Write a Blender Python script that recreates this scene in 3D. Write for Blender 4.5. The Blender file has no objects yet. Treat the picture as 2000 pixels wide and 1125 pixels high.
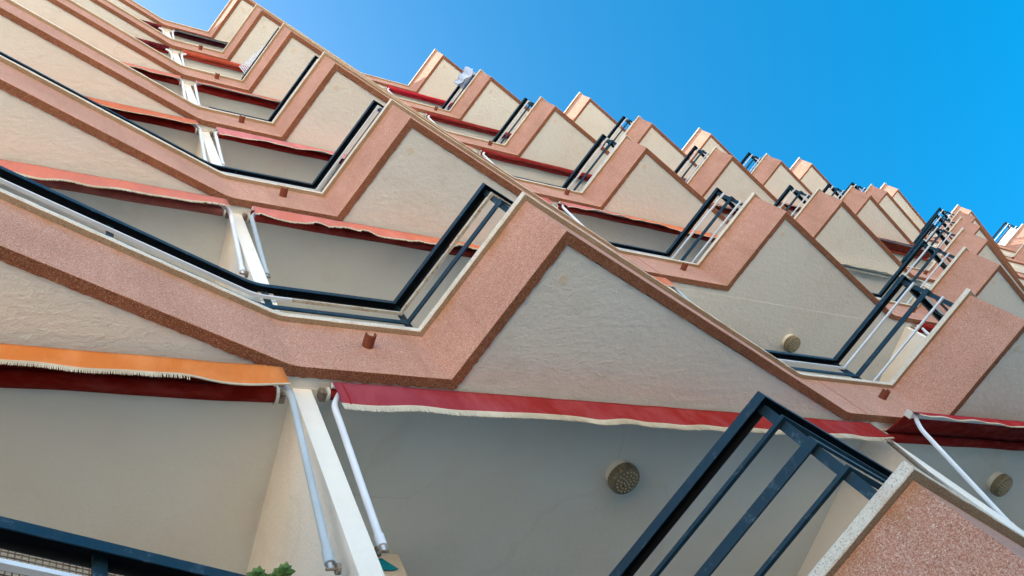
import bpy, bmesh, math, random
from mathutils import Matrix, Vector
random.seed(7)
SC = bpy.context.scene
COL = SC.collection

# ------------------------------------------------------------------ camera
ZG = 2.96                                   # coping of the lowest balcony above the ground
cam = bpy.data.cameras.new('camera')
cam.sensor_width = 36.0
cam.lens = 1585.18 / 2000.0 * 36.0
cam.clip_start = 0.05
cam.clip_end = 6000
camo = bpy.data.objects.new('camera', cam)
COL.objects.link(camo)
RW = ((0.86740663, -0.29489841, -0.40080003),
      (-0.13018686, -0.91190423, 0.38920697),
      (-0.48026776, -0.28542181, -0.82938367))
m = Matrix(RW).transposed().to_4x4()
m.translation = (-2.271, -0.825, -1.36 + ZG)
camo.matrix_world = m
SC.camera = camo

# ------------------------------------------------------------------ sky, sun, exposure
SUN = Vector((-0.56, 0.62, 1.0)).normalized()        # towards the sun: behind the building, from the left
el = math.asin(SUN.z)
az = math.atan2(SUN.x, SUN.y)
world = bpy.data.worlds.new('World')
SC.world = world
world.use_nodes = True
nt = world.node_tree
sky = nt.nodes.new('ShaderNodeTexSky')
sky.sky_type = 'NISHITA'
sky.sun_disc = False
sky.sun_elevation = el
sky.sun_rotation = az
sky.air_density = 0.6
sky.dust_density = 1.6
sky.ozone_density = 3.0
hs = nt.nodes.new('ShaderNodeHueSaturation')
hs.inputs['Saturation'].default_value = 1.43
hs.inputs['Hue'].default_value = 0.477
nt.links.new(sky.outputs[0], hs.inputs['Color'])
nt.links.new(hs.outputs[0], nt.nodes['Background'].inputs[0])
nt.nodes['Background'].inputs[1].default_value = 0.118
sl = bpy.data.lights.new('sun', 'SUN')
sl.energy = 5.0
sl.angle = math.radians(0.5)
sl.color = (1.0, 0.92, 0.81)
so = bpy.data.objects.new('sun', sl)
so.rotation_euler = SUN.to_track_quat('Z', 'Y').to_euler()
so.location = (-20, 20, 40)
COL.objects.link(so)
vs = SC.view_settings
vs.view_transform = 'Standard'
vs.look = 'None'
vs.gamma = 1.0
vs.exposure = 2.0
vs.use_curve_mapping = False

# ------------------------------------------------------------------ materials
MATS = {}
def mat(name):
    if name in MATS:
        return MATS[name]
    mt = bpy.data.materials.new(name)
    mt.use_nodes = True
    MATS[name] = mt
    return mt
class NT:
    """small node-tree helper"""
    def __init__(s, name):
        s.m = mat(name); s.t = s.m.node_tree; s.b = s.t.nodes['Principled BSDF']
        s.out = s.t.nodes['Material Output']
    def n(s, kind, **kw):
        x = s.t.nodes.new('ShaderNode' + kind)
        for k, v in kw.items():
            if k in x.inputs: x.inputs[k].default_value = v
            else: setattr(x, k, v)
        return x
    def l(s, a, b): s.t.links.new(a, b)
    def pos(s, scale=(1, 1, 1)):
        g = s.n('NewGeometry'); mp = s.n('Mapping'); mp.inputs['Scale'].default_value = scale
        s.l(g.outputs['Position'], mp.inputs[0]); return mp.outputs[0]
    def noise(s, scale, detail=4, rough=.55, vec=None):
        x = s.n('TexNoise', Scale=scale, Detail=detail, Roughness=rough)
        s.l(vec or s.pos(), x.inputs['Vector']); return x.outputs['Fac']
    def ramp(s, fac, stops, interp='LINEAR'):
        r = s.n('ValToRGB'); r.color_ramp.interpolation = interp
        e = r.color_ramp.elements
        while len(e) < len(stops): e.new(0.5)
        for i, (p, c) in enumerate(stops):
            e[i].position = p; e[i].color = (*c, 1) if len(c) == 3 else c
        s.l(fac, r.inputs[0]); return r.outputs[0]
    def mix(s, fac, a, b, mode='MIX'):
        x = s.n('MixRGB', blend_type=mode)
        for i, v in ((0, fac), (1, a), (2, b)):
            if hasattr(v, 'node'): s.l(v, x.inputs[i])
            else: x.inputs[i].default_value = v if i == 0 else (*v, 1)
        return x.outputs[0]
    def bump(s, h, strength=.3, dist=.01, prev=None):
        x = s.n('Bump', Strength=strength, Distance=dist)
        s.l(h, x.inputs['Height'])
        if prev: s.l(prev, x.inputs['Normal'])
        return x.outputs[0]
    def fin(s, col, rough=.8, normal=None, spec=.3, metal=0):
        if hasattr(col, 'node'): s.l(col, s.b.inputs['Base Color'])
        else: s.b.inputs['Base Color'].default_value = (*col, 1)
        if hasattr(rough, 'node'): s.l(rough, s.b.inputs['Roughness'])
        else: s.b.inputs['Roughness'].default_value = rough
        s.b.inputs['Specular IOR Level'].default_value = spec
        s.b.inputs['Metallic'].default_value = metal
        if normal: s.l(normal, s.b.inputs['Normal'])
        return s.m

def gray(v): return (v, v, v)
def aggregate(name, stops, scale, tint_lo, tint_hi, bump, runoff=False):
    t = NT(name)
    p = t.pos()
    v = t.n('TexVoronoi', Scale=scale, Randomness=1.0); t.l(p, v.inputs['Vector'])
    sep = t.n('SeparateColor'); t.l(v.outputs['Color'], sep.inputs[0])
    c = t.ramp(sep.outputs[0], stops, 'CONSTANT')
    big = t.noise(2.3, 5)
    c = t.mix(1.0, c, t.ramp(big, [(.3, tint_lo), (.7, tint_hi)]), 'MULTIPLY')
    st = t.noise(1.0, 4, .6, t.pos((9, 9, .7)))
    c = t.mix(t.ramp(st, [(.54, gray(0)), (.78, gray(.45))]), c, (.36, .19, .11))
    if runoff:       # rusty run-off stain just below every coping
        g = t.n('NewGeometry'); sx = t.n('SeparateXYZ'); t.l(g.outputs['Position'], sx.inputs[0])
        m1 = t.n('Math', operation='MULTIPLY_ADD'); t.l(sx.outputs[2], m1.inputs[0]); m1.inputs[1].default_value = 1 / 2.8; m1.inputs[2].default_value = -2.96 / 2.8 + 2
        m2 = t.n('Math', operation='FRACT'); t.l(m1.outputs[0], m2.inputs[0])
        band = t.ramp(m2.outputs[0], [(.945, gray(0)), (.982, gray(1))])
        k = t.mix(1.0, band, t.ramp(t.noise(2.6, 5, .65, t.pos((3, 3, .8))), [(.40, gray(0)), (.62, gray(.75))]), 'MULTIPLY')
        c = t.mix(k, c, (.40, .17, .06))
    h = t.ramp(v.outputs['Distance'], [(0, gray(1)), (.6, gray(0))])
    return t.fin(c, .85, t.bump(h, bump, .004), .25)
aggregate('pink_aggregate', [(0, (.55, .285, .205)), (.30, (.49, .230, .162)), (.52, (.60, .355, .275)), (.70, (.43, .190, .130)),
          (.82, (.66, .45, .36)), (.93, (.31, .140, .095)), (.975, (.72, .58, .49))], 280, (.86, .83, .79), (1.06, 1.04, 1.02), .4, True)
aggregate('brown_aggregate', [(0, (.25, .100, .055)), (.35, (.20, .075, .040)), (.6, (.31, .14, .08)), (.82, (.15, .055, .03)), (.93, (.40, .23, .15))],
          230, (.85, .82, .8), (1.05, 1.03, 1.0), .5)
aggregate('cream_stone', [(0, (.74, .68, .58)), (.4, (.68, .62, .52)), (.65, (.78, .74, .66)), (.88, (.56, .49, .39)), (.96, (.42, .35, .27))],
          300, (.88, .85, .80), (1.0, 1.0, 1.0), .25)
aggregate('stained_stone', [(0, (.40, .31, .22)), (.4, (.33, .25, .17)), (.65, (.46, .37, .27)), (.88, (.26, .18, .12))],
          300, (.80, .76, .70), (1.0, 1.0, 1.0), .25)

def stucco(name, base, warm, scale, strength, dirt=.35, t_amp=1.0):
    t = NT(name)
    a = t.noise(.9, 5); b = t.noise(3.1, 5, .6)
    c = t.mix(t.ramp(a, [(.35, gray(0)), (.68, gray(1))]), base, warm)
    c = t.mix(t.ramp(b, [(.55, gray(0)), (.8, gray(dirt))]), c, tuple(x * .72 for x in warm))
    n1 = t.noise(scale, 7, .62, t.pos((1, 1.5, 1))); n2 = t.noise(scale * 6, 3, .6)
    rg2 = t.ramp(t.noise(scale * .55, 5, .6, t.pos((1.3, .8, 1))), [(.47, gray(0)), (.5, gray(1)), (.53, gray(0))])
    nb = t.bump(n1, strength * t_amp, .0125); nb = t.bump(n2, strength * .9, .004, nb); nb = t.bump(rg2, strength * .38, .004, nb)
    # tide marks of old leaks and a few hairline cracks
    nw = t.noise(.75, 4, .5)
    c = t.mix(t.ramp(nw, [(.555, gray(0)), (.585, gray(.10)), (.592, gray(0))]), c, (.45, .33, .20))
    c = t.mix(t.ramp(nw, [(.56, gray(0)), (.74, gray(.20))]), c, (.58, .50, .38))
    wv = t.n('MixRGB', blend_type='ADD'); wv.inputs[0].default_value = .35; t.l(t.pos(), wv.inputs[1]); nz = t.n('TexNoise', Scale=2.2, Detail=5.0); t.l(t.pos(), nz.inputs['Vector']); t.l(nz.outputs['Color'], wv.inputs[2])
    ck = t.n('TexVoronoi', feature='DISTANCE_TO_EDGE', Scale=.62); t.l(wv.outputs[0], ck.inputs['Vector'])
    crk = t.mix(1.0, t.ramp(ck.outputs['Distance'], [(.0, gray(.22)), (.003, gray(0))]), t.ramp(t.noise(1.3, 3), [(.56, gray(0)), (.64, gray(1))]), 'MULTIPLY')
    c = t.mix(crk, c, (.22, .19, .15))
    sp = t.n('TexVoronoi', Scale=14.0); t.l(t.pos(), sp.inputs['Vector'])
    c = t.mix(t.ramp(sp.outputs['Distance'], [(.0, gray(.5)), (.045, gray(0))]), c, (.3, .25, .18))
    return t.fin(c, .9, nb, .2)
stucco('stucco', (.69, .695, .655), (.685, .65, .59), 15, .60)
stucco('ceiling_paint', (.77, .785, .74), (.76, .72, .64), 26, .22, .2)
stucco('white_stucco', (.90, .845, .76), (.86, .78, .67), 40, .45, .25)
stucco('wall_paint', (.70, .62, .50), (.66, .56, .44), 30, .2)

def paint(name, base, chip, wear, rough=.38, spec=.5):
    t = NT(name)
    n1 = t.noise(18, 6, .7); n2 = t.noise(70, 4, .7)
    f = t.mix(1.0, t.ramp(n1, [(wear, gray(0)), (wear + .10, gray(1))]), t.ramp(n2, [(.42, gray(0)), (.6, gray(1))]), 'MULTIPLY')
    c = t.mix(t.noise(5, 4), tuple(x * .8 for x in base), tuple(min(1, x * 1.2) for x in base))
    c = t.mix(f, c, chip)
    return t.fin(c, t.ramp(n1, [(.3, gray(rough)), (.7, gray(rough + .25))]), t.bump(n2, .12, .001), spec)
paint('navy_paint', (.0035, .022, .036), (.07, .12, .15), .55)
paint('green_paint', (.004, .034, .026), (.04, .08, .07), .62)
paint('white_paint', (.70, .71, .73), (.50, .30, .14), .66)
paint('rusty_white_paint', (.56, .50, .40), (.36, .17, .06), .47, .5)
paint('tube_paint', (.42, .48, .52), (.40, .42, .42), .66)
paint('white_tube_paint', (.74, .76, .80), (.45, .42, .38), .66)
paint('channel_shade_black', (.006, .007, .009), (.02, .02, .02), .6, .6, .2)  # shade inside the navy top rail channel, put into the colour
paint('steel', (.22, .18, .14), (.10, .05, .03), .45, .5)
paint('terracotta', (.20, .055, .028), (.12, .05, .03), .55, .6, .25)
paint('sealant', (.40, .10, .06), (.3, .1, .06), .7, .7, .2)
paint('plastic_white', (.66, .64, .57), (.4, .33, .25), .6)
paint('lamp_glass', (.17, .145, .09), (.08, .065, .035), .5, .25)
paint('lamp_stud', (.36, .32, .22), (.2, .17, .1), .55, .2)
paint('hose_plastic', (.01, .26, .22), (.1, .3, .28), .7, .4)
paint('turquoise_cloth', (.01, .26, .34), (.1, .3, .3), .7, .8, .1)
paint('leaf', (.10, .21, .06), (.22, .30, .10), .50, .5, .3)
paint('clay_pot', (.33, .14, .08), (.2, .1, .06), .6, .8, .2)
paint('door_frame', (.5, .5, .48), (.3, .3, .3), .7, .4)
def glass():
    t = NT('dark_glass'); return t.fin((.03, .04, .045), .06, None, .6)
glass()
def concrete():
    t = NT('paving')
    br = t.n('TexBrick', Scale=1.0); br.inputs['Color1'].default_value = (.64, .56, .45, 1); br.inputs['Color2'].default_value = (.58, .50, .40, 1)
    br.inputs['Mortar'].default_value = (.3, .28, .25, 1); br.inputs['Mortar Size'].default_value = .01
    t.l(t.pos(), br.inputs['Vector'])
    c = t.mix(t.noise(.35, 5), br.outputs['Color'], (.62, .54, .43))
    return t.fin(c, .9, t.bump(t.noise(30, 4), .2, .004), .2)
concrete()
def roofing():
    t = NT('roofing'); return t.fin(t.mix(t.noise(3), (.35, .33, .3), (.45, .42, .38)), .9, None, .2)
roofing()

def cloth(name, a, b, trans=.35):
    """awning canvas: two tones of fading, woven bump, light passing through"""
    if name in MATS: return MATS[name]
    t = NT(name)
    n1 = t.noise(1.1, 4, .6, t.pos((1, 3, 1))); n2 = t.noise(7, 4, .6, t.pos((1, 3, .4)))
    tc = t.n('TexCoord'); gx = t.n('SeparateXYZ'); t.l(tc.outputs['Generated'], gx.inputs[0])
    gm = t.n('Math', operation='MULTIPLY_ADD'); t.l(n1, gm.inputs[0]); gm.inputs[1].default_value = 1.1; t.l(gx.outputs[0], gm.inputs[2])
    c = t.mix(t.ramp(gm.outputs[0], [(.62, gray(0)), (1.30, gray(1))]), a, b)
    c = t.mix(t.ramp(n2, [(.44, gray(0)), (.78, gray(.55))]), c, tuple(min(1, x * 1.25 + .07) for x in a))
    g2 = t.n('NewGeometry'); crease = t.n('Mapping'); crease.inputs['Rotation'].default_value = (0, .75, 0); crease.inputs['Scale'].default_value = (1.6, 1, .28); t.l(g2.outputs['Position'], crease.inputs[0])
    nb = t.bump(t.noise(260, 2), .15, .001)
    nb = t.bump(t.noise(7, 3, .5, crease.outputs[0]), .9, .016, nb)
    t.fin(c, .85, nb, .12)
    tr = t.n('BsdfTranslucent'); t.l(c, tr.inputs[0]); t.l(nb, tr.inputs['Normal'])
    mx = t.n('MixShader'); mx.inputs[0].default_value = trans
    t.l(t.b.outputs[0], mx.inputs[1]); t.l(tr.outputs[0], mx.inputs[2]); t.l(mx.outputs[0], t.out.inputs[0])
    return t.m
cloth('fringe_yarn', (.72, .65, .52), (.62, .52, .38), .2)
cloth('white_cloth', (.80, .83, .88), (.60, .70, .84), .4)
cloth('cream_cloth', (.72, .74, .70), (.66, .66, .60), .3)

# ------------------------------------------------------------------ mesh helpers
def link(o, parent=None):
    COL.objects.link(o)
    if parent: o.parent = parent
    return o
def mesh_obj(name, verts, faces, material, parent=None, smooth=False, midx=None):
    me = bpy.data.meshes.new(name)
    me.from_pydata([tuple(v) for v in verts], [], faces)
    mats = material if isinstance(material, (list, tuple)) else [material]
    for mm in mats: me.materials.append(MATS[mm] if isinstance(mm, str) else mm)
    if midx: me.polygons.foreach_set('material_index', midx)
    bm = bmesh.new(); bm.from_mesh(me); bmesh.ops.recalc_face_normals(bm, faces=bm.faces); bm.to_mesh(me); bm.free()
    if smooth: me.polygons.foreach_set('use_smooth', [True] * len(me.polygons))
    me.update()
    return link(bpy.data.objects.new(name, me), parent)
class MB:
    """collects shapes for ONE mesh object"""
    def __init__(s): s.v = []; s.f = []
    def add(s, v, f):
        k = len(s.v); s.v += [tuple(x) for x in v]; s.f += [tuple(i + k for i in q) for q in f]
    def box(s, a, b):
        (x0, y0, z0), (x1, y1, z1) = a, b
        s.add([(x0, y0, z0), (x1, y0, z0), (x1, y1, z0), (x0, y1, z0), (x0, y0, z1), (x1, y0, z1), (x1, y1, z1), (x0, y1, z1)],
              [(0, 1, 2, 3), (4, 5, 6, 7), (0, 1, 5, 4), (1, 2, 6, 5), (2, 3, 7, 6), (3, 0, 4, 7)])
    def tube(s, pts, r, seg=12, caps=True):
        pts = [Vector(p) for p in pts]; n = len(pts); V = []; F = []
        rs = r if isinstance(r, (list, tuple)) else [r] * n
        up = None
        for i, p in enumerate(pts):
            d = (pts[min(i + 1, n - 1)] - pts[max(i - 1, 0)]).normalized()
            if up is None:
                up = d.orthogonal().normalized()
            up = (up - d * up.dot(d)).normalized(); w = d.cross(up)
            for k in range(seg):
                a = 2 * math.pi * k / seg
                V.append(p + (up * math.cos(a) + w * math.sin(a)) * rs[i])
        for i in range(n - 1):
            for k in range(seg):
                k2 = (k + 1) % seg
                F.append((i * seg + k, i * seg + k2, (i + 1) * seg + k2, (i + 1) * seg + k))
        if caps: F += [tuple(range(seg)), tuple(range((n - 1) * seg, n * seg))]
        s.add(V, F)
    def prism(s, poly, z0, z1):
        n = len(poly)
        s.add([(x, y, z0) for x, y in poly] + [(x, y, z1) for x, y in poly],
              [tuple(range(n)), tuple(range(n, 2 * n))] + [(i, (i + 1) % n, n + (i + 1) % n, n + i) for i in range(n)])
    def build(s, name, material, parent=None, smooth=False):
        o = mesh_obj(name, s.v, s.f, material, parent, smooth)
        return o
def smooth_by_angle(o, deg=40):
    me = o.data
    me.polygons.foreach_set('use_smooth', [True] * len(me.polygons))
    bm = bmesh.new(); bm.from_mesh(me)
    for e in bm.edges:
        if len(e.link_faces) == 2 and e.calc_face_angle(0) > math.radians(deg): e.smooth = False
    bm.to_mesh(me); bm.free()
def empty(name, loc=(0, 0, 0), parent=None):
    o = bpy.data.objects.new(name, None); o.empty_display_size = .2; o.location = loc
    return link(o, parent)
def tag(o, label, cat, group=None, kind=None):
    if label: o['label'] = label
    if cat: o['category'] = cat
    if group: o['group'] = group
    if kind: o['kind'] = kind
    return o

def offsets(path):
    """mitre vectors of a plan polyline (outward = to the right of travel)"""
    n = len(path); out = []
    ns = []
    for i in range(n - 1):
        d = Vector((path[i + 1][0] - path[i][0], path[i + 1][1] - path[i][1])).normalized()
        ns.append(Vector((d.y, -d.x)))
    for i in range(n):
        if i == 0: out.append(ns[0])
        elif i == n - 1: out.append(ns[-1])
        else:
            a, b = ns[i - 1], ns[i]; out.append((a + b) / (1 + a.dot(b)))
    return out
SWM = []                                    # profile edge of every face of the last sweep
def sweep(path, mit, prof, i0, i1, gap=.0, jit=None, rng=None, step=None):
    """sweep a closed profile of (inset, z) along path[i0..i1]; returns verts, faces. Stations are subdivided when step is set"""
    st = []
    for i in range(i0, i1 + 1):
        st.append((Vector(path[i]), mit[i]))
    d0 = (st[1][0] - st[0][0]).normalized(); d1 = (st[-1][0] - st[-2][0]).normalized()
    rows = []
    for k in range(len(st)):
        p, mm = st[k]
        rows.append((p, mm, gap * d0 if k == 0 else (-gap * d1 if k == len(st) - 1 else Vector((0, 0)))))
    if step:
        sub = []
        for k in range(len(rows) - 1):
            a, b = rows[k], rows[k + 1]
            n = max(1, int((b[0] - a[0]).length / step))
            for q in range(n):
                t = q / n
                sub.append((a[0].lerp(b[0], t), a[1].lerp(b[1], t), a[2].lerp(b[2], t)))
        sub.append(rows[-1]); rows = sub
    V = []; F = []; n = len(prof); SWM.clear()
    for r, (p, mm, g) in enumerate(rows):
        for q, (o, z) in enumerate(prof):
            if jit and q in jit and 0 < r < len(rows) - 1: o += rng.uniform(-1, 1) * jit[q]
            w = p - mm * o + g
            V.append((w.x, w.y, z))
    for r in range(len(rows) - 1):
        for q in range(n):
            q2 = (q + 1) % n
            F.append((r * n + q, r * n + q2, (r + 1) * n + q2, (r + 1) * n + q)); SWM.append(q)
    F += [tuple(range(n)), tuple(range((len(rows) - 1) * n, len(rows) * n))]; SWM.extend([-1, -1])
    return V, F

# ------------------------------------------------------------------ plan of the building (metres, solved from the photograph)
H = 2.8
HP = .569; OV = .034
SH = {-2: -8.05, -1: -4.055, 0: 0.0, 1: 4.37, 2: 8.35, 3: 12.32, 4: 16.26, 5: 20.2, 6: 24.09, 7: 28.03, 8: 31.97, 9: 35.9}
def Pk(u): return (SH[u], 0.0)
def Vk(u): return (SH[u] - .397, .945)
def Wk(u): return (SH[u] - 1.229, .944) if u == 0 else (SH[u] - 1.514, .945)
def Jk(u): return (SH[u] - 1.03, .9445) if u == 0 else (SH[u] - 1.31, .945)
def finx(u): return SH[u] - 1.215, SH[u] - 1.12
FINY = 1.105; BACKY = 2.14
def zc(f): return ZG + f * H           # coping top
def zsf(f): return zc(f) - HP          # bottom of parapet / soffit
def bay_path(u):
    """coping outer line from joint J(u): B, C, D and the rounded bend at W(u+1) to J(u+1); returns path, index of V, P"""
    path = [Jk(u), Vk(u), Pk(u)]
    w = Vector(Wk(u + 1)); a = (Vector(Pk(u)) - w).normalized(); b = (Vector(Jk(u + 1)) - w).normalized()
    t = .055
    p0 = w + a * t; p2 = w + b * t
    for k in range(6):
        s = k / 5
        q = p0 * (1 - s) ** 2 + w * 2 * s * (1 - s) + p2 * s * s
        path.append((q.x, q.y))
    path.append(Jk(u + 1))
    return path
UNITS = list(range(-2, 9))
TOPF = 6

# ground
bmg = MB(); bmg.add([(-900, -900, 0), (900, -900, 0), (900, 900, 0), (-900, 900, 0)], [(0, 1, 2, 3)])
g = bmg.build('ground', 'paving'); tag(g, None, None, kind='structure')

# ------------------------------------------------------------------ the apartment building
BLD = empty('apartment_building', (12, 1.2, 0))
tag(BLD, 'apartment block with saw-tooth balconies in pink aggregate rising to the sky', 'building')
BI = Matrix.Translation((-12, -1.2, 0))
def part(o):
    """keep world placement under the building empty"""
    o.matrix_parent_inverse = BI
    return o
rng = random.Random(3)
for u in UNITS:
    path = bay_path(u); mit = offsets(path); nl = len(path) - 1
    for f in range(0, TOPF + 1):
        near = (u in (-1, 0) and f <= 3) or (u == 1 and 1 <= f <= 3)
        zt = zc(f); zb = zsf(f)
        # slab: stucco soffit in front, painted ceiling behind
        ins = [Vector(p) - mm * (OV + .066) for p, mm in zip(path, mit)]
        poly = [(p.x, p.y) for p in ins]
        yb = 1.10
        poly = [(poly[0][0], yb)] + poly + [(poly[-1][0], yb)]
        mb = MB(); mb.prism(poly, zb + .010, zt - .20)
        slab = part(mb.build('balcony_slab', 'stucco', BLD))
        x0, x1 = Jk(u)[0] , Jk(u + 1)[0]
        mb = MB(); mb.box((x0, yb + .0005, zb + .006), (x1, BACKY + 1.2, zt - .20))
        mb.build('ceiling', 'ceiling_paint' if u < 1 or (u, f) == (1, 1) else 'stucco', slab)
        # parapet panels and coping, one piece per straight run
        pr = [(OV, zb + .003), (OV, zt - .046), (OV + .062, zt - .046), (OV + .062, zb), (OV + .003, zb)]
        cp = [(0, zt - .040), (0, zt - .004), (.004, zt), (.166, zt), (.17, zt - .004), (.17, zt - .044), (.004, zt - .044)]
        for (a, b) in ((0, 1), (1, 2), (2, nl)):
            V, F = sweep(path, mit, pr, a, b, .0002, {3: .0045} if near else None, rng, .028 if near else None)
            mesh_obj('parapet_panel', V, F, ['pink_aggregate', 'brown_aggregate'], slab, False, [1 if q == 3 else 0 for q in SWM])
            V, F = sweep(path, mit, cp, a, b, .0002, {0: .0012, 6: .0015, 1: .0010} if near else None, rng, .05 if near else None)
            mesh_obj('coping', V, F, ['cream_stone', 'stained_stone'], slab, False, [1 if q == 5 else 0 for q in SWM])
        # sealant in the panel joint
        if u >= 0:
            jx, jy = Jk(u)
            if u > 0:
                mb = MB(); mb.box((jx - .004, jy + OV - .0015, zb + .01), (jx + .004, jy + OV + .02, zt - .04)); mb.build('sealant_joint', 'sealant', slab)
        # half-round drain spout
        if f < TOPF:
            sx = Vk(u)[0] - .375; sz = zt - .262; y0 = Vk(u)[1] + OV + .005; y1 = y0 - .085; r = .029; ri = .022
            ring0 = [(sx + r * math.cos(a), sz + r * math.sin(a)) for a in [math.pi + math.pi * k / 10 for k in range(11)]]
            ring1 = [(sx + ri * math.cos(a), sz + ri * math.sin(a)) for a in [2 * math.pi - math.pi * k / 10 for k in range(11)]]
            pf = [(sx - r, sz + .022)] + ring0 + [(sx + r, sz + .022), (sx + ri, sz + .022)] + ring1 + [(sx - ri, sz + .022)]
            n = len(pf); Vv = [(x, y0, z) for x, z in pf] + [(x, y1, z - .008) for x, z in pf]
            Ff = [tuple(range(n)), tuple(range(n, 2 * n))] + [(i, (i + 1) % n, n + (i + 1) % n, n + i) for i in range(n)]
            mesh_obj('drain_spout', Vv, Ff, 'terracotta', slab)
        # stained drain plug in the soffit near the point
        dx, dy = SH[u] + .10 + rng.uniform(-.02, .02), .30 + rng.uniform(-.03, .03)
        mb = MB(); rr = rng.uniform(.022, .034)
        mb.tube([(dx, dy, zb + .012), (dx, dy, zb + .008)], rr, 14); mb.build('drain_plug', 'wall_paint', slab)
    # partition walls (fins) at the left end of each bay, floor by floor
    fx0, fx1 = finx(u)
    for f in range(-1, TOPF):
        z0 = zc(f) - .1999 if f >= 0 else 0.0
        mb = MB(); mb.box((fx0, FINY, z0), (fx1, BACKY + 1.1, zsf(f + 1) + .004)); part(mb.build('partition_wall', 'white_stucco', BLD))
        # back wall: pier, door with frame, pier
        nx0 = finx(u + 1)[0]
        d0, d1 = fx1 + .75, nx0 - .002
        mb = MB(); mb.box((fx1 + .001, BACKY, z0), (d0, BACKY + 1.0, zsf(f + 1) + .004)); w = part(mb.build('back_wall', 'wall_paint', BLD))
        if f >= 0:
            mb = MB(); mb.box((d0, BACKY + .96, z0), (d1, BACKY + .98, zsf(f + 1) + .004)); dr = mb.build('balcony_door', 'dark_glass', w)
            mb = MB(); dm = (d0 + d1) / 2
            for xx in (d0 + .03, dm, d1 - .03): mb.box((xx - .03, BACKY + .90, z0 + .05), (xx + .03, BACKY + .955, zsf(f + 1) - .05))
            mb.box((d0, BACKY + .902, zsf(f + 1) - .049), (d1, BACKY + .957, zsf(f + 1) + .003)); mb.box((d0, BACKY + .902, z0), (d1, BACKY + .957, z0 + .049))
            mb.build('door_frame', 'door_frame', dr)
# body behind, down to the ground
mb = MB(); mb.box((SH[-2] - 1.3, BACKY + 1.12, 0), (SH[9] - 1.31, BACKY + 11, zc(TOPF) - .22)); part(mb.build('building_core', 'wall_paint', BLD))
mb = MB(); mb.box((SH[-2] - 1.3, 1.02, zc(TOPF) - .199), (SH[9] - 1.31, BACKY + 11, zc(TOPF) - .17)); part(mb.build('roof', 'roofing', BLD))

# ------------------------------------------------------------------ names for places
COLN = {-1: 'left of the white partition', 0: 'in the column between the two foremost partitions', 1: 'in the second column', 2: 'in the third column',
        3: 'in the fourth column', 4: 'in the fifth column', 5: 'in the sixth column', 6: 'in the seventh column', 7: 'in the farthest column'}
FLN = {0: 'lowest', 1: 'second-lowest', 2: 'third-lowest', 3: 'fourth-lowest', 4: 'second-highest', 5: 'highest', 6: 'roof'}

# ------------------------------------------------------------------ railings
def railing(u, f, thin='white_paint', flat='navy_paint', top='navy_paint', label=None, extra=None):
    path = bay_path(u); mit = offsets(path); n = len(path) - 1
    zt = zc(f)
    ox, oy = Pk(u)[0] + .2, .4
    t = empty('balcony_railing', (ox, oy, zt))
    inv = Matrix.Translation((-ox, -oy, -zt))
    def P(o): o.matrix_parent_inverse = inv; return o
    I = .105; w = .062
    # inverted channel as top rail, its inner faces blackened to imitate shade
    ztop = zt + .66; h = .042; k = .004
    pr = [(I, ztop - h), (I, ztop), (I + w, ztop), (I + w, ztop - h), (I + w - k, ztop - h), (I + w - k, ztop - k), (I + k, ztop - k), (I + k, ztop - h)]
    V, F = sweep(path, mit, pr, 0, n, .0003); P(mesh_obj('top_rail', V, F, [top, 'channel_shade_black'], t, False, [1 if q in (4, 5, 6) else 0 for q in SWM]))
    c = I + .018
    for (zh, hh, ww, nm, mm) in ((.52, .016, .021, 'thin_bar', thin), (.362, .045, .010, 'flat_bar', flat), (.20, .016, .021, 'thin_bar', thin)):
        pr = [(c, zt + zh - hh / 2), (c, zt + zh + hh / 2), (c + ww, zt + zh + hh / 2), (c + ww, zt + zh - hh / 2)]
        V, F = sweep(path, mit, pr, 0, n, .0003); P(mesh_obj(nm, V, F, mm, t))
    # posts: flat uprights standing on the coping behind the bars
    def post(p, d):
        d = Vector(d).normalized(); q = Vector((-d.y, d.x)); a = .020; b = .005
        poly = [p + d * a + q * b, p - d * a + q * b, p - d * a - q * b, p + d * a - q * b]
        mbp = MB(); mbp.prism([(v.x, v.y) for v in poly], zt + .0005, ztop - k - .0005); P(mbp.build('post', top, t))
        mbp = MB(); mbp.prism([(p.x + math.cos(a) * .03, p.y + math.sin(a) * .03) for a in [i * math.pi / 4 for i in range(8)]], zt + .0003, zt + .006); P(mbp.build('post_foot', top, t))
    cc = c + .030
    for i in (1, 2):
        p = Vector(path[i]) - mit[i] * cc
        d = Vector(path[i + 1]) - Vector(path[i]) if i == 1 else Vector(path[i]) - Vector(path[i - 1])
        post(p, d)
    dd = (Vector(path[3]) - Vector(path[2])).normalized(); pm = Vector(path[3]) - dd * .80 - mit[3] * cc; post(pm, dd)
    pm = Vector(path[3]) - dd * 1.85 - mit[3] * cc; post(pm, Vector(path[3]) - Vector(path[2]))
    pw = Vector(path[-2]) - mit[-2] * cc; post(pw, (1, 0))
    tag(t, label, 'railing', 'balcony railings')
    return t, P, path, mit

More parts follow.
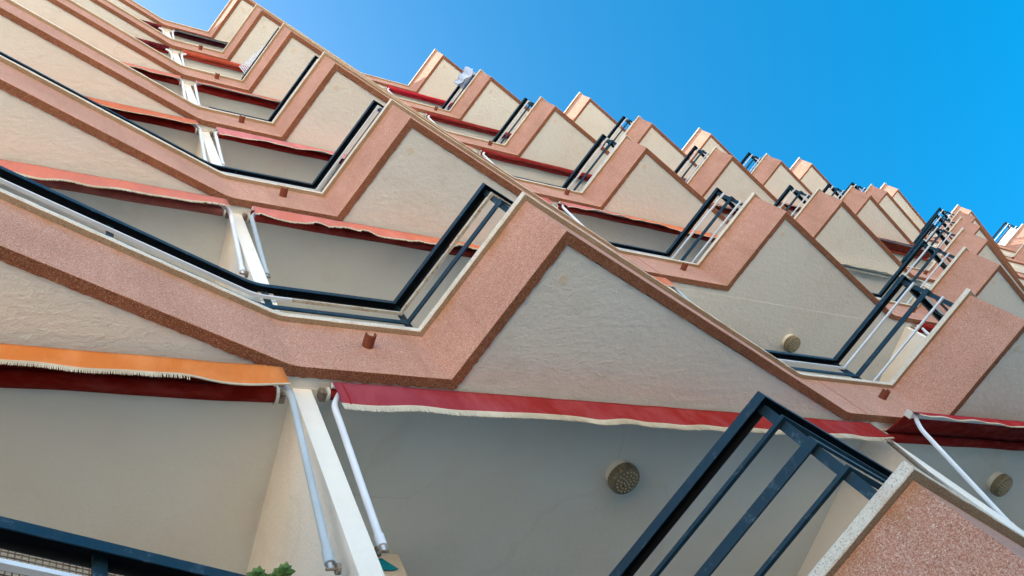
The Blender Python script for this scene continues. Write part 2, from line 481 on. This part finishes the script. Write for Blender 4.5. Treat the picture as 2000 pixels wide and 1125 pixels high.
RAILS = {}
for u in range(-1, 7):
    for f in range(0, TOPF):
        if f < u or (u == -1 and f > 2) : continue
        if u in (5, 6) and f < 5: continue
        thin, flat, top = 'white_paint', 'navy_paint', 'navy_paint'
        if (u, f) == (0, 0): thin = 'navy_paint'
        if (u, f) in ((0, 1),): thin = 'rusty_white_paint'
        if (u, f) == (1, 4): top = 'green_paint'
        tone = {(0, 0): 'all-navy', (0, 1): 'navy railing with one rusty white bar'}.get((u, f))
        nm = {(0, 0): 'all-navy metal railing on the lowest balcony, bottom right',
              (-1, 0): 'navy railing with wire mesh on the lowest balcony at bottom left',
              (0, 1): 'navy railing with rusty white bar on the large balcony at centre',
              (1, 4): 'dark green railing on the second-highest balcony of the second column'}.get((u, f))
        if not nm: nm = 'navy and white railing on the %s balcony %s' % (FLN[f], COLN[u])
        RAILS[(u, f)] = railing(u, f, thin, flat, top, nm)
# wire mesh tied behind the lowest left railing
t, P, path, mit = RAILS[(-1, 0)]
mb = MB(); zt = zc(0)
a = Vector(path[2]) - mit[3] * .165; b = Vector(path[3]) - mit[3] * .165; d = (b - a).normalized(); L = (b - a).length; q = Vector((-d.y, d.x)) * .0014
s = .25
while s < L:
    p = a + d * s; e = d * .0014
    mb.prism([((p + e + q).x, (p + e + q).y), ((p - e + q).x, (p - e + q).y), ((p - e - q).x, (p - e - q).y), ((p + e - q).x, (p + e - q).y)], zt + .05, zt + .615); s += .017
z = zt + .06
while z < zt + .62:
    p0, p1 = a + d * .2, b
    o2 = Vector((-d.y, d.x)) * .003
    mb.prism([((p0 + q - o2).x, (p0 + q - o2).y), ((p1 + q - o2).x, (p1 + q - o2).y), ((p1 - q - o2).x, (p1 - q - o2).y), ((p0 - q - o2).x, (p0 - q - o2).y)], z - .0014, z + .0014); z += .017
P(mb.build('wire_mesh', 'steel', t))
# farthest bay: roof terrace railing with a white screen, one end seen against the sky
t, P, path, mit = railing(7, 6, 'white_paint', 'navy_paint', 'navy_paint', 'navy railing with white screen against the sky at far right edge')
mb = MB()
for i in (1,):
    a = Vector(path[1]) - mit[1] * .17; b = Vector(path[2]) - mit[2] * .17; d = (b - a).normalized(); L = (b - a).length; q = Vector((-d.y, d.x)) * .004
    s = .02
    while s < L - .06:
        p = a + d * s; e = d * .009
        mb.prism([((p + e + q).x, (p + e + q).y), ((p - e + q).x, (p - e + q).y), ((p - e - q).x, (p - e - q).y), ((p + e - q).x, (p + e - q).y)], zc(6) + .01, zc(6) + .42); s += .024
P(mb.build('screen', 'white_paint', t))

# ------------------------------------------------------------------ awnings
def awning(u, f, ca, cb, under, label, ext=0.0, val=.21, fringe=.032, torn=0.0, arms='tube_paint', drop=0.0, xl=0, xr=0, style='valance', seed=1, wave=.012, armlen=1.18, roll=(1.105, .036, .029), fr_end=1.0, arm_right=None):
    rg = random.Random(seed * 97 + u * 11 + f)
    x0 = finx(u)[1] + .055 + xl; x1 = finx(u + 1)[0] - .055 - xr
    zb = zsf(f)
    t = empty('awning', ((x0 + x1) / 2, 1.16, zb))
    inv = Matrix.Translation((-(x0 + x1) / 2, -1.16, -zb))
    def P(o): o.matrix_parent_inverse = inv; return o
    cl = cloth('awning_%s' % ca[0], ca[1], cb, .30)
    cu = cloth('awning_under_%s' % under[0], under[1], tuple(x * .75 for x in under[1]), .12)
    ry, rr = roll[0], roll[2]; rz = zb - roll[1]
    yf, zf = 1.050 - ext, zb - .040 - .55 * ext - drop
    nx = 90
    # rolled cloth on its tube
    ph = rg.uniform(0, 6)
    pts = [(x0 + (x1 - x0) * i / 40, ry + .003 * math.sin(i * .7 + ph), rz - .004 * math.sin(math.pi * i / 40) + .002 * math.sin(i * 1.3)) for i in range(41)]
    mb = MB(); mb.tube(pts, rr, 18); o = P(mb.build('cloth_roll', cu, t)); smooth_by_angle(o, 50)
    for xx, s in ((x0, -1), (x1, 1)):
        mb = MB(); mb.tube([(xx + s * .003, ry, rz), (xx + s * .018, ry, rz)], rr + .007, 20); b = P(mb.build('roller_end_cap', 'plastic_white', t)); smooth_by_angle(b)
        mb = MB(); mb.box((min(xx + s * .02, xx + s * .052), ry - .02, rz - .025), (max(xx + s * .02, xx + s * .052), ry + .03, rz + .03)); P(mb.build('wall_bracket', 'steel', t))
    # front bar
    mb = MB(); mb.tube([(x0, yf, zf), (x1, yf, zf)], .016, 12); o = P(mb.build('front_bar', 'white_tube_paint', t)); smooth_by_angle(o, 50)
    if ext > .1:
        for xx, s in ((x0, -1), (x1, 1)):
            mb = MB(); mb.box((min(xx, xx + s * .016), yf - .026, zf - .034), (max(xx, xx + s * .016), yf + .024, zf + .02)); P(mb.build('bar_end_cap', 'plastic_white', t))
        mb = MB(); mb.box((x0 + .001, yf - .012, zf - .030), (x1 - .001, yf + .018, zf - .0165)); P(mb.build('bar_profile', 'white_tube_paint', t))
    # cloth sheet between roll and front bar
    V = []; F = []
    rows = 7
    for j in range(rows):
        s = j / (rows - 1)
        for i in range(nx + 1):
            q = i / nx; x = x0 + .004 + (x1 - x0 - .008) * q
            y = ry - .01 + (yf - .004 - ry + .01) * s
            z = rz + rr + .001 + (zf + .017 - rz - rr - .001) * s - (.05 * ext) * math.sin(math.pi * s) + .0015 * math.sin(q * 40 + s * 3)
            V.append((x, y, z))
    for j in range(rows - 1):
        for i in range(nx):
            a = j * (nx + 1) + i; F.append((a, a + 1, a + nx + 2, a + nx + 1))
    o = P(mesh_obj('canvas', V, F, cu, t, True)); sm = o.modifiers.new('thickness', 'SOLIDIFY'); sm.thickness = .0015
    if style == 'roll':
        # valance wound tightly round the front bar
        pts = [(x0 + .01 + (x1 - x0 - .02) * i / 40, yf - .006 + .002 * math.sin(i * .9 + ph), zf - .012 - .006 * math.sin(math.pi * i / 40) + .002 * math.sin(i * 1.7)) for i in range(41)]
        mb = MB(); mb.tube(pts, .044, 16); o = P(mb.build('rolled_valance', cl, t)); smooth_by_angle(o, 50)
    else:
        V = []; F = []; rows = 8
        ks = [(rg.uniform(2, 5), rg.uniform(0, 6), 1.0), (rg.uniform(7, 12), rg.uniform(0, 6), .6), (rg.uniform(17, 26), rg.uniform(0, 6), .35)]
        edge = []
        for i in range(nx + 1):
            q = i / nx
            e = sum(a * math.sin(k * q * 2 * math.pi * .5 + p0) for k, p0, a in ks) * .33
            tt = 0
            if torn:
                tt = torn * (max(0, math.sin(q * 23 + ph)) ** 2 * .6 + max(0, math.sin(q * 61 + 2 * ph)) ** 3 * .5 + rg.uniform(0, .25)) * (1 - .6 * q)
            edge.append((e, tt))
        def vp(i, s):
            q = i / nx; e, tt = edge[i]
            L = val * (1 + (.03 if wave < .01 else .09) * e) - tt
            x = x0 + (x1 - x0) * q + .006 * s * math.sin(q * 31 + ph)
            y = yf - .018 - s * .010 + wave * e * s * 1.6 + .005 * math.sin(q * 48 + s * 5 + ph) * math.sin(q * 7 + ph) * (.3 + s) + .004 * math.sin(q * 83 - s * 4) * max(0, math.sin(q * 11 + 2 * ph)) * (.3 + .7 * s)
            return (x, y, zf + .004 - L * s)
        for j in range(rows):
            for i in range(nx + 1): V.append(vp(i, j / (rows - 1)))
        for j in range(rows - 1):
            for i in range(nx):
                a = j * (nx + 1) + i; F.append((a, a + 1, a + nx + 2, a + nx + 1))
        o = P(mesh_obj('valance', V, F, cl, t, True)); sm = o.modifiers.new('thickness', 'SOLIDIFY'); sm.thickness = .0016
        if f <= 3:
            for sx in (.02, .30, .62, .985):
                i = int(sx * nx); mb = MB()
                for j in range(rows - 1):
                    a = Vector(vp(i, j / (rows - 1))); b = Vector(vp(i, (j + 1) / (rows - 1))); k = Vector((.005, 0, 0)); dy = Vector((0, -.0012, 0)); dy2 = Vector((0, -.0030, 0))
                    mb.add([a - k + dy, a + k + dy, b + k + dy, b - k + dy, a - k + dy2, a + k + dy2, b + k + dy2, b - k + dy2], [(0, 1, 2, 3), (4, 5, 6, 7), (0, 3, 7, 4), (1, 2, 6, 5)])
                P(mb.build('seam', cl, t))
        if fringe:
            mb = MB()
            dz = .0048 if f <= 2 else .014
            n = int((x1 - x0) / dz)
            # heading braid
            for i in range(nx):
                a = Vector(vp(i, 1)); b = Vector(vp(i + 1, 1)); k = Vector((0, .0028, 0)); h2 = Vector((0, 0, .006))
                mb.add([a - k - h2, b - k - h2, b - k + h2, a - k + h2, a + k - h2, b + k - h2, b + k + h2, a + k + h2],
                       [(0, 1, 2, 3), (4, 5, 6, 7), (0, 1, 5, 4), (3, 2, 6, 7), (0, 3, 7, 4), (1, 2, 6, 5)])
            for i in range(n):
                q = (i + .5) / n * nx; i0 = min(nx - 1, int(q)); s = q - i0
                a = Vector(vp(i0, 1)).lerp(Vector(vp(i0 + 1, 1)), s)
                if q > fr_end * nx * (1 - rg.random() * .06): continue
                if torn and rg.random() < .25 * (1 if q < nx * .6 else .2): continue
                L = fringe * rg.uniform(.88, 1.04) * (rg.uniform(.3, 1.2) if torn else 1)
                w = dz * .46; sk = rg.uniform(-.0025, .0025); yk = rg.uniform(-.002, .002)
                c0 = a - Vector((0, 0, .005)); c1 = c0 + Vector((sk, yk, -L))
                mb.add([c0 + Vector((-w, -.0015, 0)), c0 + Vector((w, -.0015, 0)), c0 + Vector((0, .003, 0)),
                        c1 + Vector((-w * .8, -.0015, 0)), c1 + Vector((w * .8, -.0015, 0)), c1 + Vector((0, .003, 0))],
                       [(0, 1, 4, 3), (1, 2, 5, 4), (2, 0, 3, 5), (3, 4, 5), (0, 1, 2)])
            P(mb.build('fringe', 'fringe_yarn', t))
    # drop arms: hinge on the partition, bent tube up to the front bar
    if arms:
        for xx, s in ((x0, -1), (x1, 1)):
            xa = xx + s * .022
            piv = Vector((xa, 1.15, zb - armlen)); top = Vector((xx - s * .075, yf + .006, zf - .012))
            d = (top - piv); kn = piv + d * .86; kn.x = xa; k2 = piv + d * .945; k2.x = xa - s * .045
            def bez(a, b, c, n=5): return [a * (1 - q) ** 2 + b * 2 * q * (1 - q) + c * q * q for q in [i / n for i in range(n + 1)]]
            pts = [piv + (kn - piv) * .03, piv + (kn - piv) * .5] + bez(kn + (piv - kn).normalized() * .045, kn, kn + (k2 - kn).normalized() * .03) + bez(k2 + (kn - k2).normalized() * .02, k2, k2 + (top - k2).normalized() * .02) + [top]
            mb = MB(); am = arm_right if (arm_right and s > 0) else arms
            mb = MB(); mb.tube(pts, .0165, 12); arm = P(mb.build('arm', am, t)); smooth_by_angle(arm, 50)
            mb = MB(); mb.tube([piv + (kn - piv) * .025, piv + (kn - piv) * .085], .0210, 12)
            mb.tube([piv, piv + (kn - piv) * .03], .009, 10); sl = mb.build('arm_sleeve', am, arm); smooth_by_angle(sl, 50)
            sl.matrix_parent_inverse = Matrix.Identity(4)
            mb = MB(); mb.tube([(piv.x - s * .02, piv.y, piv.z), (piv.x + s * .034, piv.y, piv.z)], .006, 8); mb.tube([(piv.x + s * .018, piv.y, piv.z), (piv.x + s * .034, piv.y, piv.z)], .022, 12)
            P(mb.build('hinge', 'steel', t))
    tag(t, label, 'awning', 'awnings under the balconies')
    return t

RED = (.34, .018, .022); DRED = (.30, .014, .010); MAR = (.085, .006, .014); ORG = (.80, .30, .085); SAL = (.70, .19, .105); PNK = (.74, .25, .23); CRI = (.42, .062, .085)
WA = 'white_tube_paint'
awning(-1, 1, ('orange', ORG), (.78, .25, .06), ('deepred', (.30, .014, .006)), 'orange awning with tangled white fringe, lowest at left', ext=.08, val=.175, fringe=.030, wave=.016, xr=.04, seed=2, roll=(1.125, .046, .040), fr_end=.90, armlen=1.27)
awning(0, 1, ('crimson', CRI), (.40, .028, .022), ('red', DRED), 'long crimson awning with even cream fringe, lowest at centre', ext=.0, val=.225, fringe=.045, arms=WA, seed=3, xl=.03, xr=.03, wave=.004, arm_right='steel')
awning(1, 1, ('scarletvalance', (.52, .03, .04)), (.46, .022, .03), ('red', DRED), 'red awning partly let down on a white arm at right edge', ext=.17, val=.085, fringe=.006, arms=WA, seed=4, wave=.02, roll=(1.14, .046, .036))
awning(-1, 2, ('salmon', SAL), (.70, .25, .20), ('mauve', (.52, .17, .14)), 'salmon awning with cream fringe behind the long navy railing at left', ext=.05, val=.25, fringe=.03, arms=WA, seed=5, wave=.016)
awning(0, 2, ('pinkorange', PNK), (.74, .25, .12), ('fadedred', (.34, .045, .035)), 'pink to orange awning with torn fringe above the rusty railing', ext=.03, val=.25, fringe=.022, torn=.15, seed=6, wave=.02)
awning(-1, 3, ('orangefaded', (.68, .16, .06)), (.68, .21, .12), ('deepred', (.30, .014, .006)), 'narrow orange awning on white arms, third up at left', ext=.04, val=.27, fringe=.006, arms=WA, seed=7)
awning(0, 3, ('pink', (.74, .27, .27)), (.68, .18, .17), ('red', DRED), 'faded pink awning, third up in the column of torn awnings', ext=.02, val=.29, fringe=.012, torn=.04, arms=WA, seed=8, wave=.02)
awning(-1, 4, ('salmon', SAL), (.55, .14, .1), ('deepred', (.30, .014, .006)), 'salmon awning, fourth up at left', ext=.03, val=.25, fringe=.006, arms=WA, seed=9)
awning(0, 4, ('redpale', (.55, .12, .09)), (.62, .22, .18), ('red', (.28, .016, .012)), 'red awning with ragged pale edge, fourth up', ext=.02, val=.24, fringe=.006, torn=.03, arms=WA, seed=10, roll=(1.12, .05, .036))
awning(-1, 5, ('darkred', DRED), MAR, ('red', DRED), 'rolled dark red awning, fifth up at left', style='roll', arms=WA, seed=11)
awning(0, 5, ('brick', (.46, .08, .045)), (.40, .06, .04), ('brick', (.38, .05, .03)), 'tightly rolled brick red awning, fifth up', style='roll', arms=WA, seed=12)
awning(-1, 6, ('darkred', DRED), MAR, ('red', DRED), 'rolled dark red awning under the roof at left', style='roll', arms=WA, seed=13)
awning(0, 6, ('maroon', MAR), (.06, .005, .012), ('maroon', (.06, .004, .010)), 'dark maroon awning under the roof slab', ext=.03, val=.15, fringe=0, arms=WA, seed=14)
awning(1, 3, ('pinkorange', PNK), (.70, .22, .14), ('fadedred', (.34, .045, .035)), 'pink awning with flapping torn edge in the second column', ext=.02, val=.25, fringe=.008, torn=.05, arms=WA, seed=15, wave=.03)
awning(1, 4, ('wine', (.27, .026, .026)), (.24, .022, .022), ('wine', (.24, .018, .018)), 'rolled wine red awning below the green railing', style='roll', arms=WA, seed=16)
awning(1, 5, ('wine', (.27, .026, .026)), (.24, .022, .022), ('wine', (.24, .018, .018)), 'rolled wine red awning above the green railing', style='roll', arms=WA, seed=17)
awning(1, 6, ('scarlet', (.50, .02, .05)), (.42, .015, .03), ('scarlet', (.40, .012, .03)), 'bright scarlet rolled awning under the roof in second column', style='roll', arms=WA, seed=18)
awning(2, 2, ('darkred', DRED), MAR, ('red', DRED), 'rolled dark red awning behind the railing at right edge', style='roll', arms=WA, seed=25)
awning(2, 3, ('cream', (.70, .68, .60)), (.64, .62, .53), ('cream', (.70, .72, .66)), 'cream awning in the third column', ext=.0, val=.08, fringe=0, arms=WA, seed=19)
awning(2, 4, ('redorange', (.56, .09, .04)), RED, ('redorange', (.40, .06, .03)), 'brick orange awning, upper of those in the third column', ext=.05, val=.16, fringe=.006, arms=WA, seed=20)
awning(3, 4, ('redorange', (.56, .09, .04)), RED, ('redorange', (.40, .06, .03)), 'brick orange awning, lower of two in the fourth column', ext=.18, val=.1, fringe=0, arms=WA, seed=21)
awning(3, 5, ('redpale', (.55, .12, .09)), RED, ('red', DRED), 'red awning, upper of two in the fourth column', ext=.04, val=.14, fringe=0, arms=WA, seed=22)
awning(2, 5, ('redpale', (.55, .12, .09)), RED, ('red', DRED), 'red awning near the top of the third column', ext=.02, val=.12, fringe=0, arms=WA, seed=23)

# ------------------------------------------------------------------ ceiling lamps
def lamp(x, y, f, label):
    z = zsf(f) + .006
    t = empty('ceiling_lamp', (x, y, z)); inv = Matrix.Translation((-x, -y, -z))
    mb = MB(); mb.tube([(x, y, z - .0005), (x, y, z - .040)], .098, 36); o = mb.build('base_ring', 'plastic_white', t); o.matrix_parent_inverse = inv; smooth_by_angle(o)
    prof = [(.097, z - .0405), (.105, z - .046), (.104, z - .090), (.097, z - .104), (.060, z - .112), (.0, z - .114)]
    V = []; F = []; n = 48
    for r, zz in prof[:-1]:
        for k in range(n):
            a = 2 * math.pi * k / n; rr = r * (1 + (.018 if k % 2 else -.018) * (1 if r > .09 else 0)); V.append((x + rr * math.cos(a), y + rr * math.sin(a), zz))
    V.append((x, y, prof[-1][1])); c = len(V) - 1
    for j in range(len(prof) - 2):
        for k in range(n): F.append((j * n + k, j * n + (k + 1) % n, (j + 1) * n + (k + 1) % n, (j + 1) * n + k))
    j = len(prof) - 2
    for k in range(n): F.append((j * n + k, j * n + (k + 1) % n, c))
    o = mesh_obj('ribbed_glass', V, F, 'lamp_glass', t); o.matrix_parent_inverse = inv
    mb = MB()
    for ring, cnt in ((0, 1), (.024, 6), (.048, 11), (.072, 17)):
        for k in range(cnt):
            a = 2 * math.pi * k / cnt + ring * 30; px, py = x + ring * math.cos(a), y + ring * math.sin(a); zz = z - .114 + (.004 if ring > .06 else 0)
            rows = [(.0078, zz + .004), (.0066, zz - .003), (.0035, zz - .0065)]
            Vv = []; Ff = []
            for r, q in rows:
                for i in range(8): Vv.append((px + r * math.cos(i * math.pi / 4), py + r * math.sin(i * math.pi / 4), q))
            for jj in range(2):
                for i in range(8): Ff.append((jj * 8 + i, jj * 8 + (i + 1) % 8, (jj + 1) * 8 + (i + 1) % 8, (jj + 1) * 8 + i))
            Ff.append(tuple(range(16, 24))); mb.add(Vv, Ff)
    o = mb.build('glass_studs', 'lamp_stud', t); o.matrix_parent_inverse = inv
    tag(t, label, 'lamp', 'round ceiling lamps')
lamp(.985, 1.545, 1, 'round ribbed ceiling lamp beneath the centre balcony, between crimson awning and railing')
lamp(5.13, 1.53, 1, 'round ceiling lamp at the right edge beside the white awning arm')
lamp(5.24, 1.525, 2, 'round ceiling lamp just above the second-column railing')

# ------------------------------------------------------------------ small things
# succulent in a pot behind the lowest left railing
def plant(x, y, z):
    t = empty('potted_succulent', (x, y, z)); inv = Matrix.Translation((-x, -y, -z))
    mb = MB(); mb.tube([(x, y, z), (x, y, z + .16), (x, y, z + .165), (x, y, z + .19)], [.07, .09, .10, .10], 18); o = mb.build('pot', 'clay_pot', t); o.matrix_parent_inverse = inv; smooth_by_angle(o)
    mb = MB(); h0 = zc(0) - .1995
    mb.tube([(x, y, z - .02), (x, y, z - .0005)], .12, 20)
    for k in range(3):
        a = k * 2.094; mb.tube([(x + .09 * math.cos(a), y + .09 * math.sin(a), z - .021), (x + .12 * math.cos(a), y + .12 * math.sin(a), h0)], .010, 8)
    o = mb.build('stand', 'white_paint', t); o.matrix_parent_inverse = inv
    rg = random.Random(5); mb = MB()
    for r in range(26):
        cx, cy, cz = x + rg.gauss(0, .035), y + rg.gauss(0, .035), z + .22 + rg.uniform(.0, .30)
        for k in range(14):
            a = k * 2.4; e = .15 + .07 * k; L = .042 - .0015 * k; w = .015
            d = Vector((math.cos(a) * math.cos(e), math.sin(a) * math.cos(e), math.sin(e))); sd = Vector((-math.sin(a), math.cos(a), 0)); up = d.cross(sd)
            c = Vector((cx, cy, cz)); p = [c, c + d * L * .55 + sd * w - up * .003, c + d * L, c + d * L * .55 - sd * w - up * .003, c + d * L * .5 + up * .005, c + d * L * .5 - up * .008]
            mb.add(p, [(0, 1, 4), (1, 2, 4), (2, 3, 4), (3, 0, 4), (0, 5, 1), (1, 5, 2), (2, 5, 3), (3, 5, 0)])
    o = mb.build('leaves', 'leaf', t); o.matrix_parent_inverse = inv
    mb = MB()
    for r in range(15):
        mb.tube([(x + rg.uniform(-.03, .03), y + rg.uniform(-.03, .03), z + .17), (x + rg.uniform(-.05, .05), y + rg.uniform(-.05, .05), z + .22 + rg.uniform(0, .26))], .004, 6)
    o = mb.build('stems', 'leaf', t); o.matrix_parent_inverse = inv
    tag(t, 'green succulent peeping over the mesh railing at bottom left', 'plant')
plant(-1.585, 1.0, zc(0) - .2 + .455)

# green garden hose lying over the coping of the centre balcony
mb = MB(); zt = zc(1)
pts = []
for i in range(41):
    q = i / 40; pts.append((-1.02 + .62 * q, 1.085 + .02 * math.sin(q * 5), zt + .075 + .06 * math.sin(q * math.pi) ** 2 * (1 - q * .3)))
mb.tube(pts, .010, 10); o = mb.build('garden_hose', 'hose_plastic'); smooth_by_angle(o, 60)
tag(o, 'green garden hose lying along the coping of the centre balcony', 'hose')

# laundry over the railing end
def laundry():
    rg = random.Random(2); V = []; F = []; nx, ny = 18, 14
    z0 = zc(5) + .66; p = Vector(Pk(1))
    dC = (Vector(Pk(1)) - Vector(Vk(1))).normalized(); n = Vector((dC.y, -dC.x))
    for j in range(ny):
        s = j / (ny - 1)
        for i in range(nx):
            q = i / (nx - 1)
            b = p - dC * (.06 + .42 * q) - n * .10
            if s < .45: off, z = .075 + .01 * math.sin(q * 17), z0 + .01 - (.45 - s) * 1.0
            else: off, z = -.10 - 0.02 * math.sin(q * 14) - (s - .5) * .02, z0 + .01 - (s - .45) * .75 * (1 + .25 * math.sin(q * 5))
            off *= -1 if False else 1
            w = b - n * off
            V.append((w.x + rg.uniform(-.008, .008), w.y + rg.uniform(-.008, .008), z + rg.uniform(-.01, .01)))
    for j in range(ny - 1):
        for i in range(nx - 1):
            a = j * nx + i; F.append((a, a + 1, a + nx + 1, a + nx))
    o = mesh_obj('laundry_towel', V, F, 'white_cloth', None, True); sm = o.modifiers.new('thickness', 'SOLIDIFY'); sm.thickness = .006
    tag(o, 'pale blue and white towel hung over a railing corner near the roof', 'towel')
laundry()

# folded white slatted drying rack leaning in the fourth balcony
def rack():
    f = 4; t = None
    dC = (Vector(Pk(0)) - Vector(Vk(0))).normalized(); n = Vector((dC.y, -dC.x)); zt = zc(f)
    base = Vector(Vk(0)) - n * .13
    t = empty('slatted_screen', (base.x, base.y, zt)); inv = Matrix.Translation((-base.x, -base.y, -zt))
    for k in range(27):
        s = .05 + .030 * k; p = base + dC * s; h = 1.5 - .038 * k
        a = p + dC * .008; b = p - dC * .008; q = -n * .012
        mb = MB(); mb.prism([(a.x, a.y), (b.x, b.y), ((b + q).x, (b + q).y), ((a + q).x, (a + q).y)], zt + .002, zt + h); o = mb.build('slat', 'white_paint', t); o.matrix_parent_inverse = inv
    for hh in (.1, .42):
        a = base + dC * .03 - n * .013; b = base + dC * .82 - n * .013; q = -n * .01
        mb = MB(); mb.prism([(a.x, a.y), (b.x, b.y), ((b + q).x, (b + q).y), ((a + q).x, (a + q).y)], zt + hh - .012, zt + hh + .012); o = mb.build('cross_bar', 'white_paint', t); o.matrix_parent_inverse = inv
    tag(t, 'white slatted screen on a balcony near the top left', 'screen')
rack()

# turquoise cloth hung on the back wall pier
V = []; F = []
for j in range(7):
    for i in range(9):
        V.append((-.62 + .016 * i * (1 + .1 * j), BACKY - .012 - .004 * math.sin(i * 1.7), zsf(1) - .05 - .016 * j))
for j in range(6):
    for i in range(8): F.append((j * 9 + i, j * 9 + i + 1, j * 9 + i + 10, j * 9 + i + 9))
o = mesh_obj('hanging_cloth', V, F, 'turquoise_cloth', None, True); sm = o.modifiers.new('thickness', 'SOLIDIFY'); sm.thickness = .004
tag(o, 'turquoise cloth hung on the beige wall behind the white partition', 'cloth')
